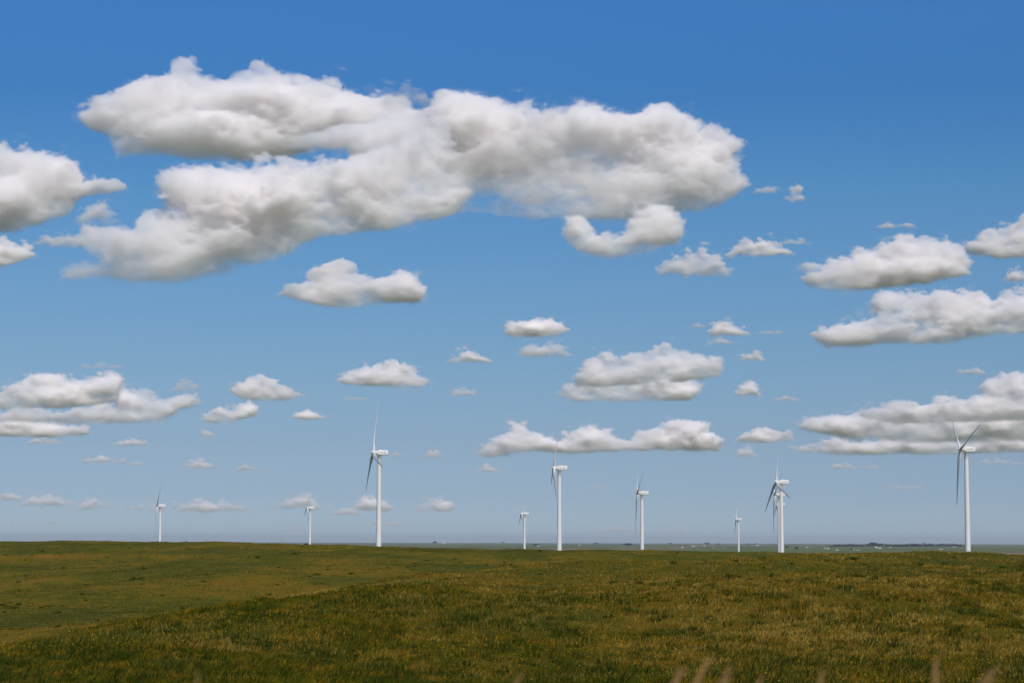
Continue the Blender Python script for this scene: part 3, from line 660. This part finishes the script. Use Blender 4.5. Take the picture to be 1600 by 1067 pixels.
cloud('lone white cloud with a peaked top below the largest cloud', [(428,460),(445,445),(480,432),(505,412),(535,402),(555,412),(570,425),(600,432),(625,423),(650,432),(668,452),(660,472),(620,476),(560,482),(520,482),(470,472)], seed=6)
cloud('broad white cloud rising to the right above the long flat one', [(1246,432),(1262,418),(1300,405),(1330,405),(1345,392),(1400,375),(1440,372),(1480,370),(1500,390),(1520,430),(1480,440),(1420,448),(1370,455),(1310,458),(1260,450)], seed=7)
cloud('tall white cloud cut off by the right edge, highest of those there', [(1500,385),(1540,360),(1580,345),(1600,335),(1650,330),(1650,408),(1560,404),(1510,400)], seed=8)
cloud('long flat bottomed cloud with a hole reaching the right edge', [(1266,525),(1280,510),(1340,500),(1368,495),(1375,470),(1430,455),(1500,452),(1530,452),(1550,475),(1575,455),(1650,445),(1650,520),(1560,525),(1480,540),(1380,540),(1290,547)], seed=9)
cloud('wide cloud with a torn double peak above the middle turbines', [(895,606),(905,575),(925,555),(955,547),(960,562),(1000,548),(1045,534),(1090,548),(1130,565),(1125,588),(1060,598),(980,604)], seed=10)
cloud('flat pale lower lip of the torn double peaked cloud', [(865,618),(880,602),(920,588),(980,584),(1060,582),(1105,598),(1080,628),(1000,629),(900,628)], seed=25, opacity=.8)
cloud('compact flat based cloud over a faint trailing shred', [(786,520),(790,503),(830,500),(860,497),(895,515),(870,528),(800,528)], seed=11)
cloud('small cloud with a peak, right above the tall turbine left of centre', [(525,595),(545,580),(580,570),(610,562),(640,575),(675,595),(660,606),(600,606),(540,602)], seed=12)
cloud('long bright topped bank at the left edge, uppermost of three', [(-40,636),(-10,615),(20,600),(60,584),(130,588),(188,586),(195,606),(185,628),(100,640),(-40,640)], seed=13)
cloud('greyish ragged bank in the middle of the left edge stack', [(-40,645),(20,640),(100,638),(175,628),(180,605),(230,605),(260,620),(310,610),(320,630),(280,640),(260,658),(150,665),(60,662),(-40,660)], seed=14, opacity=.8)
cloud('flat white streak, lowest bank of the left edge stack', [(-40,662),(40,645),(60,655),(140,668),(145,678),(100,685),(-40,683)], seed=15)
cloud('heaped small cloud right of the left edge stack', [(358,612),(380,595),(410,583),(440,600),(480,618),(450,628),(380,625)], seed=16)
cloud('pale low cloud under the heaped small one', [(303,655),(330,640),(380,628),(410,632),(400,650),(350,664)], seed=17, opacity=.8)
cloud('little domed cloud at the right end of the heaped group', [(450,652),(480,636),(512,652),(490,658)], seed=18)
cloud('long row of white domes behind the turbine right of centre', [(738,712),(750,695),(780,680),(800,662),(820,662),(850,685),(880,690),(880,675),(910,668),(950,672),(980,685),(1010,672),(1040,660),(1070,655),(1110,660),(1110,675),(1135,685),(1125,705),(1050,705),(960,705),(900,710),(820,706),(770,716)], seed=19)
cloud('flat domed cloud over the overlapping turbines', [(1145,690),(1165,675),(1200,665),(1230,675),(1245,688),(1200,693)], seed=20)
cloud('curled tongue of cloud hanging under the right end of the largest cloud', [(880,336),(912,336),(934,364),(958,370),(978,352),(992,325),(1050,325),(1075,345),(1062,382),(1020,396),(960,408),(900,396),(878,374)], seed=24, dist=9800, bump=.9, soft=1.9, opacity=.7)
cloud('bright heaped top layer of the great bank behind the rightmost turbine', [(1330,650),(1350,640),(1400,618),(1440,630),(1470,625),(1520,620),(1540,600),(1580,590),(1650,590),(1650,655),(1500,662),(1400,664)], seed=21, opacity=1.0)
cloud('grey middle layer of the great bank behind the rightmost turbine', [(1230,664),(1290,648),(1400,640),(1500,632),(1650,625),(1650,692),(1450,696),(1330,690),(1270,678)], seed=22, opacity=.8, soft=1.6)
cloud('flat lowest layer of the great bank behind the rightmost turbine', [(1236,704),(1255,692),(1300,684),(1350,688),(1420,678),(1500,684),(1570,676),(1650,680),(1650,706),(1500,711),(1400,711),(1300,712)], seed=23, opacity=.7)

def puff(label, cx, cy, w, h, op, seed):
    w, h = w * 1.25, h * 1.1
    rng = random.Random(seed); top = []; bot = []
    n = max(5, int(w / 12)); pk = rng.uniform(.3, .7)
    for k in range(n + 1):
        t = k / n; e = (4 * t * (1 - t)) ** .6; s = 1 - .5 * abs(t - pk)
        top.append((cx - w / 2 + w * t, cy + h * .35 - h * .9 * e * (.45 + .55 * s) * rng.uniform(.65, 1.05)))
        if 0 < k < n: bot.append((cx - w / 2 + w * t, cy + h * .42 + h * rng.uniform(-.08, .08)))
    return cloud(label, top + bot[::-1], opacity=op * (.75 if cy < 760 else .8), seed=seed, vpx=1.4, soft=2.4, bump=1.5)
PUFFS = [
    ('small oval cloud left of the compact flat based one', 735,557,65,22,.9), ('tiny tapering shred below the small oval cloud', 725,613,40,14,.6),
    ('small domed cloud right of the wide layered one', 1140,513,60,30,1), ('little round cloud beside the wide layered cloud', 1175,556,38,18,.8),
    ('round little cloud above the overlapping turbines', 1168,608,40,26,.9), ('thin streak right of the round little cloud', 1228,622,40,10,.5),
    ('white wedge of cloud below the largest cloud, right end', 1185,386,90,34,1), ('faint tail of the white wedge of cloud', 1240,378,44,12,.35),
    ('ragged grey tuft hanging below the right end of the largest cloud', 1085,410,100,52,.6), ('isolated tuft right of the largest cloud', 1242,303,30,28,.5),
    ('barely visible wisp beside the isolated tuft', 1195,297,40,18,.22), ('faint flat wisp high in the right sky', 1400,352,64,14,.3),
    ('small tuft at the right edge between two banks', 1592,432,44,24,.7), ('thin faint streak above the great layered bank', 1520,580,50,14,.4),
    ('low streak at the far left under the stack', 70,690,60,12,.6), ('thin bright streak left of the heaped group', 202,691,60,14,.7),
    ('long thin streak, lower left sky', 165,718,65,14,.8), ('speck of cloud right of the long thin streak', 215,724,26,10,.6),
    ('flat small cloud above and right of the leftmost turbine', 310,726,48,16,.7), ('faint dash of cloud above the second turbine', 388,731,48,12,.5),
    ('round puff under the pale low cloud', 323,676,28,16,.6), ('soft puff right of the tall turbine hub', 675,709,34,18,.55),
    ('tiny speck just right of the tall turbine hub', 618,710,20,10,.3), ('slanting shred left of the turbine right of centre', 763,733,42,14,.6),
    ('wedge shaped pink cloud low between two turbines', 678,788,58,28,.6), ('dome of cloud low behind the tall turbine', 585,786,66,30,.6),
    ('pinkish cloud low behind the second turbine', 465,785,75,28,.4), ('long low pinkish cloud between the first two turbines', 325,790,110,24,.55),
    ('dome of cloud low behind the leftmost turbine', 225,790,56,22,.5), ('faint low cloud left of the leftmost turbine', 145,788,60,22,.3),
    ('ragged low cloud near the left edge horizon', 75,782,80,24,.5), ('low cloud at the left edge above the horizon', 12,774,50,20,.4),
    ('small puff under the flat domed cloud', 1167,706,36,18,.55), ('thin dash under the small peaked cloud', 555,622,40,9,.4),
    ('faint trailing shred under the compact flat based cloud', 852,546,80,30,.4), ('torn grey shred between the left clouds', 95,374,80,28,.35),
    ('wispy veil joining the left clouds', 155,335,62,44,.25), ('thin wisp over the saddle of the largest cloud', 640,150,80,44,.16),
    ('faint rosy smear low behind the tall turbine', 600,818,60,12,.2), ('faint rosy smear low left of the tall turbine', 460,825,60,12,.2),
    ('faint rosy smear low near the centre horizon', 965,828,90,14,.2), ('faint rosy smear low right of centre', 1058,830,60,12,.2),
    ('thin dash right of the small domed cloud', 1205,518,40,10,.35), ('faint dot left of the small domed cloud', 1088,508,30,12,.35),
    ('thin lip under the small domed cloud', 1130,534,46,9,.5),
    ('long faint scrap of cloud left of the rightmost turbine, under the great bank', 1330,728,110,12,.35), ('faint scrap of cloud under the right end of the great bank', 1560,722,80,12,.3),
    ('faint low scrap between the second and the tall turbine', 535,800,60,14,.3), ('faint low scrap at the far left, above the ridge', 60,815,90,12,.22),
    ('faint low scrap between the centre turbines', 930,760,46,12,.25), ('faint low scrap left of the rightmost turbine hub', 1410,760,60,12,.25),
    ('thin veil above the left edge stack', 160,572,70,10,.25), ('thin veil at the right end of the left edge stack', 290,602,50,18,.4),
]
for k, (lb, *a) in enumerate(PUFFS): puff(lb, *a, seed=100 + k)
